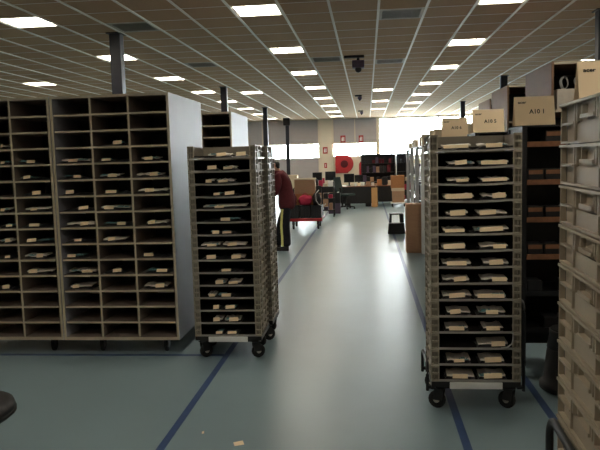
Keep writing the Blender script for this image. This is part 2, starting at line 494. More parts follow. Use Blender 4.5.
def sheet_mesh(seed):
    r = random.Random(seed); mb = MB(); n = 6
    for i in range(n + 1):
        u = i / n - 0.5; z = 0.026 + r.uniform(-.003, .006); d = r.uniform(-.006, .006)
        mb.v += [(u, 0.012 + d, z - 0.004), (u, 0.13 + d, z + 0.006), (u, 0.13 + d, z + 0.013), (u, 0.012 + d, z + 0.005)]
    for i in range(n):
        a, b = 4 * i, 4 * i + 4
        for k in range(4): mb.face((a + k, b + k, b + (k + 1) % 4, a + (k + 1) % 4))
    mb.face((0, 1, 2, 3)); mb.face((4 * n + 3, 4 * n + 2, 4 * n + 1, 4 * n))
    return mb.mesh('paper_sheet', M['sheet'])
SHEETS = [sheet_mesh(40 + k) for k in range(5)]
def label_mesh(h, lean, k=0.0):
    y = -.012
    return MB().hexa([(-.5, y, 0), (.5, y, k), (.5, y + .0015, k), (-.5, y + .0015, 0),
                      (-.5, y + lean, h), (.5, y + lean, h + k), (.5, y + lean + .0015, h + k), (-.5, y + lean + .0015, h)]).mesh('paper_label', M['label'])
LABELS = [label_mesh(0.026, 0.009), label_mesh(0.032, 0.009, .004), label_mesh(0.020, 0.009, .003), label_mesh(.028, .009, .007)]
BOARD = MB().box(-.5, .5, 0, .1, 0, .004).box(-.3, .1, .004, .03, .004, .012).box(.2, .4, .01, .05, .004, .010).mesh('circuit_board', M['boardgreen'])
PR = random.Random(11)
def packet(x, y, z, w, lab, lab_w, label, group, cat='packet', sheet=True, big=1.0):
    """x: centre of the pale strip, w: its width; lab: offset of the label along it"""
    o = put(PR.choice(BAGS), 'parts_packet', None, (x, y, z), PR.uniform(-.03, .03))
    o.scale = (w * 1.18, 1, 1.0)
    tag(o, label, cat, group)
    if sheet:
        s = put(PR.choice(SHEETS), 'paper_sheet', o, (PR.uniform(-.03, .03), -.008, 0), 0)
        s.scale = (0.92, 1, big)
    l = put(PR.choice(LABELS), 'paper_label', o, (lab / (w * 1.18), 0, 0.0125), 0)
    l.scale = (lab_w / (w * 1.18), 1, 1)
    if PR.random() < .55:
        g = put(BOARD, 'circuit_board', o, (PR.choice([-.22, .2]), -.004, .027), 0)
        g.scale = (PR.uniform(.3, .5), 1, 1)
    return o
PK_R= [[(0.548, 0.165), (0.811, 0.17)], [(0.599, 0.153), (0.817, 0.17)], [(0.586, 0.128), (0.814, 0.164)], [(0.585, 0.179), (0.814, 0.139)], [(0.578, 0.128), (0.799, 0.171)], [(0.559, 0.129), (0.818, 0.197)], [(0.552, 0.142), (0.824, 0.159)], [(0.545, 0.168), (0.837, 0.147)], [(0.557, 0.156), (0.815, 0.154)], [(0.557, 0.169), (0.789, 0.18)], [(0.585, 0.137), (0.796, 0.155)], [(0.569, 0.131), (0.803, 0.116)], [(0.832, 0.175)], [(0.584, 0.138), (0.803, 0.143)], [(0.59, 0.164), (0.803, 0.156)]]
PK_L= [[(-1.228, 0.222), (-1.041, 0.136)], [(-1.306, 0.077), (-1.151, 0.077)], [(-1.323, 0.052), (-1.19, 0.111)], [(-1.259, 0.069), (-1.143, 0.111)], [(-1.173, 0.318)], [(-1.225, 0.242)], [(-1.293, 0.061), (-1.181, 0.078)], [(-1.35, 0.148), (-1.129, 0.173)], [(-1.372, 0.166), (-1.108, 0.086)], [(-1.19, 0.139)], [(-1.264, 0.07), (-1.142, 0.087)], [(-1.347, 0.07), (-1.229, 0.131)], [(-1.316, 0.07), (-1.198, 0.131)], [(-1.303, 0.07), (-1.172, 0.122)], [(-1.299, 0.07), (-1.189, 0.096)]]
PK_C= {2: {4: (-2.223, 0.209), 1: (-3.244, 0.038)}, 3: {2: (-3.02, 0.15), 3: (-2.579, 0.249), 4: (-2.258, 0.265), 5: (-1.891, 0.144), 1: (-3.236, 0.075)}, 4: {2: (-3.021, 0.225), 3: (-2.658, 0.185), 4: (-2.28, 0.165), 5: (-1.921, 0.208)}, 5: {2: (-2.994, 0.188), 3: (-2.593, 0.204), 4: (-2.21, 0.21), 5: (-1.888, 0.271)}, 6: {1: (-3.269, 0.076), 2: (-2.971, 0.198), 3: (-2.625, 0.233), 4: (-2.255, 0.266)}, 7: {1: (-3.261, 0.114), 2: (-2.996, 0.264), 3: (-2.635, 0.271), 4: (-2.264, 0.286), 5: (-1.866, 0.164)}, 8: {1: (-3.282, 0.096), 2: (-2.973, 0.237), 3: (-2.602, 0.28), 4: (-2.286, 0.185)}, 9: {1: (-3.293, 0.096), 2: (-3.007, 0.19), 3: (-2.63, 0.15), 5: (-1.908, 0.256)}, 10: {2: (-3.013, 0.219), 3: (-2.621, 0.282), 4: (-2.279, 0.158), 5: (-1.874, 0.192)}, 11: {1: (-3.296, 0.135), 3: (-2.596, 0.179), 5: (-1.899, 0.193)}}
COLN = {1: 'fifth', 2: 'fourth', 3: 'third', 4: 'second', 5: 'first'}
for r, d in PK_C.items():
    for c, (x, w) in d.items():
        cc = {5: -1.866, 4: -2.205, 3: -2.543, 2: -2.94, 1: -3.285}[c]
        x = x * .991; w = min(w, .235); x = max(cc - .155 + w * .63, min(cc + .155 - w * .63, x))
        lw = min(w * 0.5, PR.uniform(0.06, 0.1))
        packet(x, CY + 0.05, SZ[14 - r] + 0.001, w, PR.choice([-0.25, -0.1, 0.2]) * w, lw,
               'labelled packet in the %s pigeonhole down, %s column from the cabinet side' % (ORD[r], COLN[c]), 'packets in the pigeonhole cabinets', sheet=PR.random() < .45)

# ============================================================ stackable open-front trays
TW, TD, TH, TP = 0.578, 0.46, 0.1085, 0.1085
def tray_body_mesh(m):
    b = MB(); W, D = TW / 2, TD / 2; i = 0.024
    b.box(-W + i, W - i, -D + .004, D - .012, 0.002, 0.006)                       # floor
    b.box(-W + i, W - i, D - .018, D - .012, 0.006, TH - .003)                    # back wall
    for s in (-1, 1):
        def sb(xa, xb, *r):                                                       # box measured from the outer side inwards
            x0, x1 = (W - xb, W - xa) if s > 0 else (-W + xa, -W + xb)
            b.box(x0, x1, *r)
        sb(.019, .024, -D + .004, D - .012, .002, TH - .003)                      # side wall
        sb(.0, .024, -D, D, TH - .009, TH - .002)                                 # rim
        sb(.004, .019, -D + .03, D, .001, .007)                                   # foot rim
        sb(.005, .019, -D + .03, -D + .12, .050, .056)                            # half ledges
        sb(.005, .019, D - .12, D, .050, .056)
        for y in (-D + .125, -.085, .085, D - .125): sb(.007, .019, y - .004, y + .004, .056 if abs(y) < .09 else .007, TH - .009)
        sb(.004, .019, D - .006, D, .007, TH - .009)
        sb(.013, .019, -.10, .10, .007, .050)                                     # smooth panel under the grip
    b.box(-W, W, D - .012, D, TH - .009, TH - .002)                               # back rim
    for x in (-.18, -.06, .06, .18): b.box(x - .004, x + .004, D - .012, D - .002, .004, TH - .009)
    return b.mesh('stacking_tray', m)
def post_mesh(m, s):
    b = MB(); W, D = TW / 2, TD / 2
    x0, x1 = sorted((s * W, s * (W - .052)))
    b.box(x0 + .003, x1 - .003, -D + .022, -D + .028, .002, TH - .009, 1)
    for (z0, z1) in ((.001, .014), (.048, .060), (TH - .014, TH - .0005)): b.box(x0, x1, -D, -D + .03, z0, z1)
    for x in (x0, x1 - .006): b.box(x, x + .006, -D + .001, -D + .022, .012, TH - .012)
    return b.mesh('front_post', [m, M['traybody'] if m is M['tray'] else m])  # backplate darker than the fins; recess shade put into its colour
def lip_mesh(m, sag):
    b = MB(); W, D, n = TW / 2 - .052, TD / 2, 8
    for k in range(n + 1):
        u = k / n * 2 - 1; z = .002 - sag * (1 - u * u); x = u * W
        b.v += [(x, -D - .002, z), (x, -D + .006, z), (x, -D + .006, z + .014), (x, -D - .002, z + .014)]
    for k in range(n):
        a, c = 4 * k, 4 * k + 4
        for q in range(4): b.face((a + q, c + q, c + (q + 1) % 4, a + (q + 1) % 4))
    b.face((3, 2, 1, 0)); b.face((4 * n, 4 * n + 1, 4 * n + 2, 4 * n + 3))
    return b.mesh('front_lip', m)
def grip_mesh(m, s):
    b = MB(); W = TW / 2
    def sb(xa, xb, *r):
        x0, x1 = (W - xb, W - xa) if s > 0 else (-W + xa, -W + xb)
        b.box(x0, x1, *r)
    sb(.002, .019, -.075, .035, .060, .069)
    sb(.006, .019, -.075, -.069, .069, .092); sb(.006, .019, .029, .035, .069, .092)
    return b.mesh('hand_grip', m)
TRAY = {}
for key, mm, bb in (('dark', M['tray'], M['traybody']), ('light', M['crate'], M['crate'])):
    TRAY[key] = dict(body=tray_body_mesh(bb), posts=[post_mesh(mm, s) for s in (-1, 1)], lips=[lip_mesh(M['traylip'], g) for g in (.008, .004, .001)], grips=[grip_mesh(mm, s) for s in (-1, 1)])
def shade_fill_mesh(h):  # added black sheets that make the inside of a tray read as shaded
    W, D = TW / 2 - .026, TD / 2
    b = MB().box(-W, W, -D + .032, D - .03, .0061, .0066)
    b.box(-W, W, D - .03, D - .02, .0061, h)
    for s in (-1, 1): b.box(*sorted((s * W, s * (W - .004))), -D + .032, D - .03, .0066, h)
    return b.mesh('shade_fill', M['tray_shade'])
SHADE_FILL = [shade_fill_mesh(.03), shade_fill_mesh(.095)]
def tray_stack(key, x, y, z, rz, n, where, group, sag=True):
    out = []
    for k in range(n):                                  # k = 0 is the topmost
        t = TRAY[key]
        o = put(t['body'], 'stacking_tray', None, (x, y, z + (n - 1 - k) * TP), rz)
        tag(o, 'grey open-front plastic tray, %s of %s' % (nth_top(k, n), where), 'tray', group)
        for p in t['posts']: put(p, 'front_post', o)
        for g in t['grips']: put(g, 'hand_grip', o)
        put(t['lips'][min(2, k // 4) if sag else 2], 'front_lip', o)
        put(SHADE_FILL[0 if k == 0 else 1], 'shade_fill', o)
        out.append(o)
    return out
def dolly(x, y, rz, label, plate=True, handle=None):
    root = tag(empty('tray_dolly', (x, y, 0), rz), label, 'dolly', 'wheeled dollies under the tray stacks')
    W, D = TW / 2, TD / 2
    f = MB(); f.box(-W, W, -D, D, .165, .20); f.box(-W + .03, W - .03, -D + .03, D - .03, .145, .165)
    f.build('deck', M['darksteel'], root)
    for sx in (-1, 1):
        for sy in (-1, 1):
            cx, cy = sx * (W - .06), sy * (D - .055)
            ra = random.choice([.9, 1.15, -.8, -1.1]); ox, oy = cx, cy; cx = cy = 0
            c = MB().box(cx - .035, cx + .035, cy - .035, cy + .035, .137, .145)
            c.hexa([(cx - .026, cy - .02, .06), (cx - .021, cy - .02, .06), (cx - .021, cy + .045, .06), (cx - .026, cy + .045, .06), (cx - .026, cy - .03, .137), (cx - .021, cy - .03, .137), (cx - .021, cy + .03, .137), (cx - .026, cy + .03, .137)])
            c.hexa([(cx + .021, cy - .02, .06), (cx + .026, cy - .02, .06), (cx + .026, cy + .045, .06), (cx + .021, cy + .045, .06), (cx + .021, cy - .03, .137), (cx + .026, cy - .03, .137), (cx + .026, cy + .03, .137), (cx + .021, cy + .03, .137)])
            co = c.build('castor', M['darksteel'], root, (ox, oy, 0), ra)
            wh = MB().lathe([(.035, -.016), (.056, -.015), (.059, -.008), (.059, .008), (.056, .015), (.035, .016)], 16, (0, .02, .0595), 'x').build('castor_wheel', M['rubber'], co)
            MB().lathe([(.016, -.02), (.022, -.018), (.022, .018), (.016, .02)], 12, (0, .02, .0595), 'x').build('wheel_hub', M['vent'], co)
    if plate:
        MB().box(-.17, .17, -D - .012, -D - .002, .155, .20).build('label_plate', M['alu'], root, bevel=.002)
    if handle:
        for (s, h) in handle:
            xx = s * (W + .024)
            pts = [(xx, -D + .03, .13)]
            for q in range(6): a = PI / 2 * q / 5; pts.append((xx, -D + .03 + .06 * (1 - math.cos(a)), h - .06 + .06 * math.sin(a)))
            for q in range(6): a = PI / 2 * q / 5; pts.append((xx, D - .03 - .06 * (1 - math.sin(a)), h - .06 + .06 * math.cos(a)))
            pts.append((xx, D - .03, .13))
            hb = MB().tube(pts, .011, 8)
            for yy in (-D + .03, D - .03): hb.box(min(xx, s * (W - .02)), max(xx, s * (W - .02)), yy - .012, yy + .012, .145, .165)
            hb.build('tube_handle', M['black'], root)
    return root

LX, LY = -1.212, 5.45
RXC, RYC = 0.690, 4.33
dolly(LX, LY + TD / 2, 0, 'black wheeled dolly with a steel plate under the left tray stack')
tray_stack('dark', LX, LY + TD / 2, .2005, 0, 15, 'the stack left of the aisle', 'trays stacked on the left dolly')
dolly(LX + .02, LY + TD / 2 + .54, 0, 'black wheeled dolly under the tray stack behind the left one', plate=False)
tray_stack('dark', LX + .02, LY + TD / 2 + .54, .2005, 0, 15, 'the rear stack behind the left trays', 'trays stacked on the rear left dolly')
dolly(RXC, RYC + TD / 2, 0, 'black wheeled dolly with tube side bars under the right tray stack', handle=((1, .72), (-1, .30)))
tray_stack('dark', RXC, RYC + TD / 2, .2005, 0, 15, 'the stack right of the aisle', 'trays stacked on the right dolly')
for (PK, cx, cy, word) in ((PK_R, RXC, RYC, 'right'), (PK_L, LX, LY, 'left')):
    for k, row in enumerate(PK):
        k0 = 1 if word == 'right' else 1.25
        if len(row) == 2:
            (xa, wa), (xb, wb) = row; q = min(1, (xb - xa) * .95 / ((wa + wb) * k0 * .63)); row = [(xa, wa * q), (xb, wb * q)]
        for i, (x, w) in enumerate(row):
            side = '' if len(row) == 1 else ('left ' if i == 0 else 'right ')
            if word == 'right': lw = w * PR.choice([.5, .6, .75, .95]); lo = PR.choice([-.18, 0, .18]) * w * (0 if lw > .65 * w else 1)
            else: lw = min(w * 1.0, .08); lo = PR.choice([-.15, .1]) * w
            k_ = 1 if word == 'right' else 1.25
            w = min(w, (.34 if len(row) == 1 else .20) / k_); x = max(cx - .225 + w * k_ * .63, min(cx + .225 - w * k_ * .63, x))
            packet(x, cy + .021, .2005 + (14 - k) * TP + .0075, w * k_, lo, lw,
                   '%slabelled packet in tray %s of the stack %s of the aisle' % (side, nth_top(k), word), 'packets in the %s tray stack' % word, sheet=(word == 'right' or PR.random() < .5))
cb = MB().tube([(.85, 4.318, .435), (.89, 4.316, .44), (.92, 4.315, .465), (.925, 4.315, .51), (.925, 4.317, .535)], .005, 6).build('cable', M['glove']); tag(cb, 'pale cable curling out of the third lowest tray of the right stack', 'cable')

# foreground stack at the right edge
FX, FY, FR = .525, 1.88, math.radians(-2.5)
fc = (FX + TW / 2 - .012, FY - TD / 2 - .012)
dolly(fc[0], fc[1], FR, 'dark dolly with a tall tube handle under the foreground tray stack', plate=False, handle=((-1, .965),))
tray_stack('light', fc[0], fc[1], .2005, FR, 15, 'the foreground stack at the right edge', 'trays stacked in the right foreground', sag=False)

# ============================================================ dark shelf trolleys behind the right trays, with sign cards on top
def shelf_trolley(x, y, label, D=.5, H=1.885):
    """left front lower corner at x, y"""
    W = .58
    root = tag(empty('shelf_trolley', (x + W / 2, y, 0)), label, 'trolley', 'dark shelf trolleys in the right row')
    for (a, b) in ((0, 0), (1, 0), (0, 1), (1, 1)):
        px, py = -W / 2 + a * (W - .035), b * (D - .035)
        MB().box(px, px + .035, py, py + .035, .11, H).build('upright', M['black'], root)
        c = MB().box(px, px + .035, py, py + .035, .09, .11).build('castor', M['darksteel'], root)
        MB().lathe([(.03, -.012), (.045, -.01), (.045, .01), (.03, .012)], 12, (px + .0175, py + .0175, .045), 'x').build('castor_wheel', M['rubber'], c)
    MB().box(-W / 2 + .035, W / 2 - .035, D - .02, D - .01, .13, H).build('back_panel', M['black'], root)
    for s in (-1, 1):
        xa = -W / 2 + .012 if s < 0 else W / 2 - .022
        MB().box(xa, xa + .01, .035, D - .035, .13, H).build('side_panel', M['black'], root)
    MB().box(-W / 2, W / 2, 0, D, H, H + .012).build('top_panel', M['black'], root)
    for k in range(6):
        z = .37 + .278 * k
        s = MB().box(-W / 2 + .035, W / 2 - .035, .004, D - .02, z - .015, z).build('shelf', M['darksteel'], root)
        MB().box(-W / 2 + .035, W / 2 - .035, -.006, .004, z - .02, z + .018).build('shelf_lip', M['orangelabel' if k > 1 else 'black'], s)
    return root
TR = [(1.03, 3.36), (1.135, 5.02), (1.0, 6.3), (.86, 7.55), (.92, 8.75), (.93, 9.9)]
TL = ['dark shelf trolley hidden behind the foreground tray stack', 'dark shelf trolley with orange edged shelves right of the right tray stack', 'dark shelf trolley directly behind the right tray stack', 'dark shelf trolley third in line behind the right tray stack', 'dark shelf trolley fourth in line, topped with pale cartons', 'dark shelf trolley last in line, topped with small cartons']
for (x, y), lb in zip(TR, TL): shelf_trolley(x, y, lb, *((.22, 1.91) if y < 4 else ()))
# packs lying on the shelves of the visible trolley
pk = MB().box(-.056, .056, .002, .15, 0, .094).mesh('small_carton', M['black'], bevel=.004)
lbm = MB().box(-.05, .05, 0, 0.0022, .056, .088).mesh('paper_label', M['orangelabel'])
nm = {5: 'uppermost', 4: 'second highest', 3: 'third highest', 2: 'third lowest', 1: 'second lowest', 0: 'lowest'}
for k in range(6):
    for j in range(4):
        xx = TR[1][0] + .1 + j * .125
        if (k * 7 + j * 3) % 5 == 0: continue
        zz = .37 + .278 * k + .001
        o = put(pk, 'small_carton', None, (xx, TR[1][1] + .008, zz), random.uniform(-.06, .06)); 
        if k > 1: put(lbm, 'paper_label', o)
        tag(o, ('small dark box with orange label, %s from left on the %s trolley shelf' if k > 1 else 'small dark box, %s from left on the %s shelf of the dark trolley') % (ORD[j], nm[k]), 'box', 'small cartons on the dark shelf trolley')

def sign(x, y, txt, label, txw=.046, w=.285, h=.212, z=1.898):
    root = tag(empty('sign_card', (x, y, z), 0), label, 'sign', 'cream location signs on the right row')
    lean = .045
    MB().hexa([(-w / 2, 0, 0), (w / 2, 0, 0), (w / 2, .003, 0), (-w / 2, .003, 0), (-w / 2, lean, h), (w / 2, lean, h), (w / 2, lean + .003, h), (-w / 2, lean + .003, h)]).build('front_card', M['card'], root)
    MB().hexa([(-w / 2, .1, 0), (w / 2, .1, 0), (w / 2, .103, 0), (-w / 2, .103, 0), (-w / 2, lean + .003, h), (w / 2, lean + .003, h), (w / 2, lean + .006, h), (-w / 2, lean + .006, h)]).build('rear_card', M['card'], root)
    ang = math.atan2(h, lean)
    def put_text(t, size, fx, fz, bold):
        o = put(text_mesh(t, size, bold), 'lettering', root, (fx * w, lean * fz - .0018, h * fz))
        o.rotation_euler = (ang, 0, 0)
        return o
    put_text(txt, txw, .06, .47, .0008)
    l = put_text('acer', .027, -.31, .80, .0007); l.scale = (1.25, 1, 1); l.name = 'logo'
    return root
sign(1.035 + .1425, 3.38, 'A10 2', 'cream sign card at the right edge, partly behind the foreground trays', z=1.923)
sign(1.09 + .1425, 5.04, 'A10 1', 'cream sign card reading A10 1 above the dark shelf trolley')
sign(.985 + .1425, 6.32, 'A10 5', 'cream sign card reading A10 5 above the right tray stack')
sign(.83 + .155, 7.58, 'A10 6', 'dim cream sign card, leftmost of those above the right tray stack')

# cartons on top of the row
def carton(x, y, z, w, d, h, label, m='cartonpale', rz=0, group='cartons on the right row', flap=False, strip=True):
    root = tag(empty('carton', (x, y, z), rz), label, 'box', group)
    MB().box(-w / 2, w / 2, -d / 2, d / 2, 0, h).build('carton_body', M[m], root, bevel=.004)
    if strip:
        MB().box(-.025, .025, -d / 2 - .001, d / 2 + .001, h - .001, h + .001).build('packing_tape', M['tapewrap'], root)
    for s in ((-1, 1) if flap else ()):
        MB().hexa([(s * w / 2 - .002, -d / 2, h - .002), (s * w / 2 + .002, -d / 2, h - .002), (s * w / 2 + .002, d / 2, h - .002), (s * w / 2 - .002, d / 2, h - .002),
                   (s * (w / 2 + .06) - .002, -d / 2, h + .1), (s * (w / 2 + .06) + .002, -d / 2, h + .1), (s * (w / 2 + .06) + .002, d / 2, h + .1), (s * (w / 2 + .06) - .002, d / 2, h + .1)]).build('flap', M[m], root)
    return root
ZT = 1.898
carton(.975 + .02, 8.95, ZT, .22, .3, .14, 'pale carton on the fourth dark trolley, left of the sign cards')
carton(1.27, 8.95, ZT, .25, .3, .20, 'pale carton on the fourth dark trolley, behind the sign cards')
carton(1.03, 10.1, ZT, .18, .26, .17, 'small pale carton left on the last dark trolley')
carton(1.28, 10.1, ZT, .22, .26, .22, 'dark purple carton right on the last dark trolley', m='purple')

# ============================================================ tall brown cabinets behind the right row
def tall_cabinet(x, y, label, gear):
    W, D, H, t = .92, 1.1, 2.6, .025
    root = tag(empty('tall_cabinet', (x + W / 2, y, 0)), label, 'cabinet', 'tall brown cabinets on the right')
    for s in (-1, 1):
        xa = -W / 2 if s < 0 else W / 2 - t
        MB().box(xa, xa + t, 0, D, 0, H).build('side_panel', M['browncab'], root)
    MB().box(-W / 2 + t, W / 2 - t, 0, D, H - t, H, 0, 1).build('top_panel', [M['browncab'], M['edge']], root)
    MB().box(-W / 2 + t, W / 2 - t, D - .02, D - .008, .06, H - t).build('back_panel', M['black'], root)
    MB().box(-W / 2 + t, W / 2 - t, .02, D - .02, 0, .06).build('plinth', M['black'], root)
    for z in (.06, .55, 1.05, 1.55, 2.10): MB().box(-W / 2 + t, W / 2 - t, .004, D - .02, z, z + .022, 0, 1).build('shelf', [M['browncab'], M['edge']], root)
    return root
TC = [(1.865, 7.0), (1.88, 9.2), (2.03, 11.3)]
for (x, y), lb in zip(TC, ['tall open brown cabinet, nearest, holding cable coils at its top', 'tall open brown cabinet, second behind the one with cable coils', 'tall open brown cabinet, farthest of the three on the right']): tall_cabinet(x, y, lb, 1)
for i, xx in enumerate((2.02, 2.17, 2.36, 2.51)):
    b = MB()
    for q in range(3):
        pts = [(math.cos(a) * (.032 + .003 * q), .02 * q + .01 * math.sin(3 * a), .066 + math.sin(a) * (.058 + .003 * q)) for a in [2 * PI * k / 18 for k in range(18)]]
        b.tube(pts, .0045, 6, True)
    o = b.build('cable_coil', M['glove'], None, (xx, 7.08, 2.3325), .3 * (i % 2))
    MB().box(-.012, .012, -.012, .055, .115, .135).build('cable_tie', M['black'], o)
    tag(o, 'pale cable coil, %s from the left in the nearest brown cabinet top' % ORD[i], 'cable coil', 'cable coils in the brown cabinet')
for i, xx in enumerate((2.09, 2.43)):
    carton(xx, 7.2, 2.1225, .31, .3, .21, 'grey carton, %s one under the cable coils in the nearest brown cabinet' % ('left' if i == 0 else 'right'), m='vent', group='cartons under the cable coils', strip=False)
for i, (xx, yy) in enumerate(((2.02, 9.26), (2.2, 9.27))):
    o = MB().lathe([(.03, 0), (.035, .01), (.035, .15), (.02, .19), (.02, .22)], 12).build('white_bottle', M['white'], None, (xx, yy, 2.123))
    MB().lathe([(.024, .215), (.024, .245)], 10).build('bottle_cap', M['blueplastic'], o)
    tag(o, 'white bottle, %s one in the top of the second brown cabinet' % ('left' if i == 0 else 'right'), 'bottle', 'bottles in the second brown cabinet')

# ============================================================ stools, scraps
def kick_stool(x, y, label):
    root = tag(empty('kick_stool', (x, y, 0)), label, 'step stool')
    MB().lathe([(.205, .0), (.215, .01), (.215, .045), (.19, .06), (.165, .28), (.16, .30)], 28).build('base_shell', M['black'], root)
    MB().lathe([(.16, .301), (.165, .305), (.148, .40), (.15, .405), (.15, .43), (.145, .435)], 28).build('upper_shell', M['black'], root)
    MB().lathe([(.14, .4355), (.138, .441)], 28).build('tread', M['rubber'], root)
    return root
kick_stool(1.43, 4.785, 'black round kick stool on the floor beside the foreground trays')
bs = tag(empty('round_stool', (-1.985, 2.93, 0)), 'black round stool at the lower left edge of the photograph', 'stool')
MB().lathe([(.15, .525), (.215, .53), (.235, .545), (.24, .575), (.232, .60), (.2, .61), (.05, .612), (.01, .612)], 32).build('seat', M['black'], bs, (0, 0, -.055))
MB().lathe([(.236, .548), (.2435, .552), (.2435, .566), (.238, .57)], 32).build('seat_band', M['rubber'], bs, (0, 0, -.055))
MB().lathe([(.03, .1), (.03, .3), (.022, .3), (.022, .47)], 12).build('gas_column', M['darksteel'], bs)
for k in range(5):
    a = 2 * PI * k / 5 + PI
    c, s = math.cos(a), math.sin(a); p = lambda r, o, z: (c * r - s * o, s * r + c * o, z)
    lg = MB().hexa([p(.02, -.022, .075), p(.2, -.015, .062), p(.2, .015, .062), p(.02, .022, .075), p(.02, -.022, .125), p(.2, -.015, .085), p(.2, .015, .085), p(.02, .022, .125)]).build('leg', M['black'], bs)
    MB().ball(p(.19, 0, .03), .03, .03, .03, 10).build('castor', M['rubber'], lg)
def scrap(x, y, w, d, rz, lb):
    b = MB()
    b.v += [(-w / 2, -d / 2, .0005), (w / 2, -d / 2, .002), (w / 2, d / 2, .004), (-w / 2, d / 2, .0015), (-w / 2, -d / 2, .0015), (w / 2, -d / 2, .004), (w / 2, d / 2, .007), (-w / 2, d / 2, .003)]
    for q in ((0, 3, 2, 1), (4, 5, 6, 7), (0, 1, 5, 4), (1, 2, 6, 5), (2, 3, 7, 6), (3, 0, 4, 7)): b.face(q)
    tag(b.build('paper_scrap', M['label'], None, (x, y, 0), rz), lb, 'paper')
scrap(-.80, 3.77, .058, .05, .35, 'crumpled cream paper scrap on the teal floor in front')
scrap(-1.058, 3.92, .014, .03, .2, 'tiny white paper speck on the floor beside the blue line')

# two-step plastic stool in the aisle
st = tag(empty('two_step_stool', (.62, 14.7, 0)), 'dark grey two-step plastic stool standing in the aisle', 'step stool')
MB().taper(-.19, .19, -.16, .06, 0, .235, .022, .02).build('lower_step', M['black'], st, bevel=.008)
for s in (-1, 1):
    x0, x1 = sorted((s * .175, s * .105))
    MB().hexa([(x0, .06, 0), (x1, .06, 0), (x1, .2, 0), (x0, .2, 0), (x0 - s * .035, .06, .41), (x1 - s * .01, .06, .41), (x1 - s * .01, .18, .41), (x0 - s * .035, .18, .41)]).build('upright', M['black'], st)
MB().box(-.15, .15, -.02, .19, .41, .44).build('upper_step', M['black'], st, bevel=.006)
# tall carton beside the aisle
carton(.81, 11.8, 0, .29, .34, .86, 'tall brown carton standing on the floor right of the aisle', m='carton', group='cartons beside the aisle')

# ============================================================ post rack behind the tall carton
rk = tag(empty('post_rack', (1.25, 13.6, 0)), 'long rack with pale uprights behind the tall brown carton', 'rack')
for k in range(4):
    y = -2.1 + k * 1.4
    for x in (-.3, .3):
        MB().box(x - .035, x + .035, y - .025, y + .025, 0, 1.84).build('upright', M['alu'], rk)
for z in (.12, .5, .88, 1.26, 1.64):
    s = MB().box(-.27, .27, -2.12, 2.12, z, z + .025).build('shelf', M['darksteel'], rk)
MB().box(.31, .325, -2.12, 2.12, .1, 1.8).build('back_panel', M['black'], rk)
MB().box(-.31, .31, -2.13, 2.13, 1.84, 1.865).build('top_shelf', M['board'], rk)
rb = random.Random(5)
n = 0
for zi, z in enumerate((.145, .525, .905, 1.285)):
    for k in range(6):
        y = 13.6 - 1.85 + k * .72 + rb.uniform(-.05, .05)
        if abs(((y - 13.6 + 2.1) / 1.4) - round((y - 13.6 + 2.1) / 1.4)) < .05: y += .1
        h = rb.uniform(.16, .26)
        carton(1.22, y, z + .001, .36, .4, h, 'carton, %s from the near end on the %s shelf of the pale post rack' % (ORD[k], ['lowest', 'second', 'third', 'fourth'][zi]), m=rb.choice(['black', 'darksteel', 'purple', 'darksteel']), group='cartons on the post rack', strip=False)
for i, (y, w, h, m_) in enumerate(((11.85, .17, .20, 'cartonpale'), (12.5, .2, .18, 'tapewrap'), (13.3, .22, .14, 'cartonpale'), (14.2, .24, .17, 'sheet'), (15.1, .3, .12, 'cartonpale'))):
    carton(1.0 + w / 2 - .04, y, 1.866, w, .3, h, 'pale carton, %s from the near end on top of the post rack' % ORD[i], m=m_, group='cartons on the post rack top', strip=False)

# ============================================================ platform trolley with crates, red bag and cartons
tx, ty = -1.50, 16.1
pt = tag(empty('platform_trolley', (tx, ty, 0)), 'platform trolley with red deck edge behind the standing person', 'trolley')
MB().box(-.40, .40, -.35, .55, .20, .27).build('deck', M['red'], pt, bevel=.01)
MB().box(-.39, .39, -.34, .54, .27, .278).build('deck_mat', M['black'], pt)
MB().box(.405, .41, -.30, 0.0, .19, .28).build('white_plate', M['white'], pt)
for sx in (-1, 1):
    for sy in (-.25, .42):
        c = MB().box(sx * .3 - .03, sx * .3 + .03, sy - .05, sy + .05, .12, .20).build('castor', M['darksteel'], pt)
        MB().lathe([(.05, -.02), (.09, -.018), (.09, .018), (.05, .02)], 16, (sx * .3, sy, .09), 'x').build('castor_wheel', M['rubber'], c)
MB().tube([(-.36, .52, .27), (-.36, .52, .95), (-.33, .52, 1.0), (.33, .52, 1.0), (.36, .52, .95), (.36, .52, .27)], .017, 8).build('push_handle', M['darksteel'], pt)
def crate(x, y, z, w, d, h, lb, m='black', grp='black crates on the platform trolley'):
    root = tag(empty('plastic_crate', (x, y, z)), lb, 'crate', grp)
    t = .008
    b = MB().box(-w / 2, w / 2, -d / 2, d / 2, 0, t)
    b.box(-w / 2, w / 2, -d / 2, -d / 2 + t, t, h).box(-w / 2, w / 2, d / 2 - t, d / 2, t, h).box(-w / 2, -w / 2 + t, -d / 2 + t, d / 2 - t, t, h).box(w / 2 - t, w / 2, -d / 2 + t, d / 2 - t, t, h)
    b.build('crate_body', M[m], root)
    r = MB().box(-w / 2 - .008, w / 2 + .008, -d / 2 - .008, -d / 2, h - .025, h).box(-w / 2 - .008, w / 2 + .008, d / 2, d / 2 + .008, h - .025, h).box(-w / 2 - .008, -w / 2, -d / 2, d / 2, h - .025, h).box(w / 2, w / 2 + .008, -d / 2, d / 2, h - .025, h)
    for x_ in (-w / 4, 0, w / 4): r.box(x_ - .006, x_ + .006, -d / 2 - .006, -d / 2, 0, h - .025)
    r.build('crate_rim', M[m], root)
for i, xx in enumerate((-.265, 0, .265)):
    crate(tx + xx, ty - .08, .279, .245, .5, .30, 'black plastic crate, %s of three on the platform trolley' % ('left', 'middle', 'right')[i])
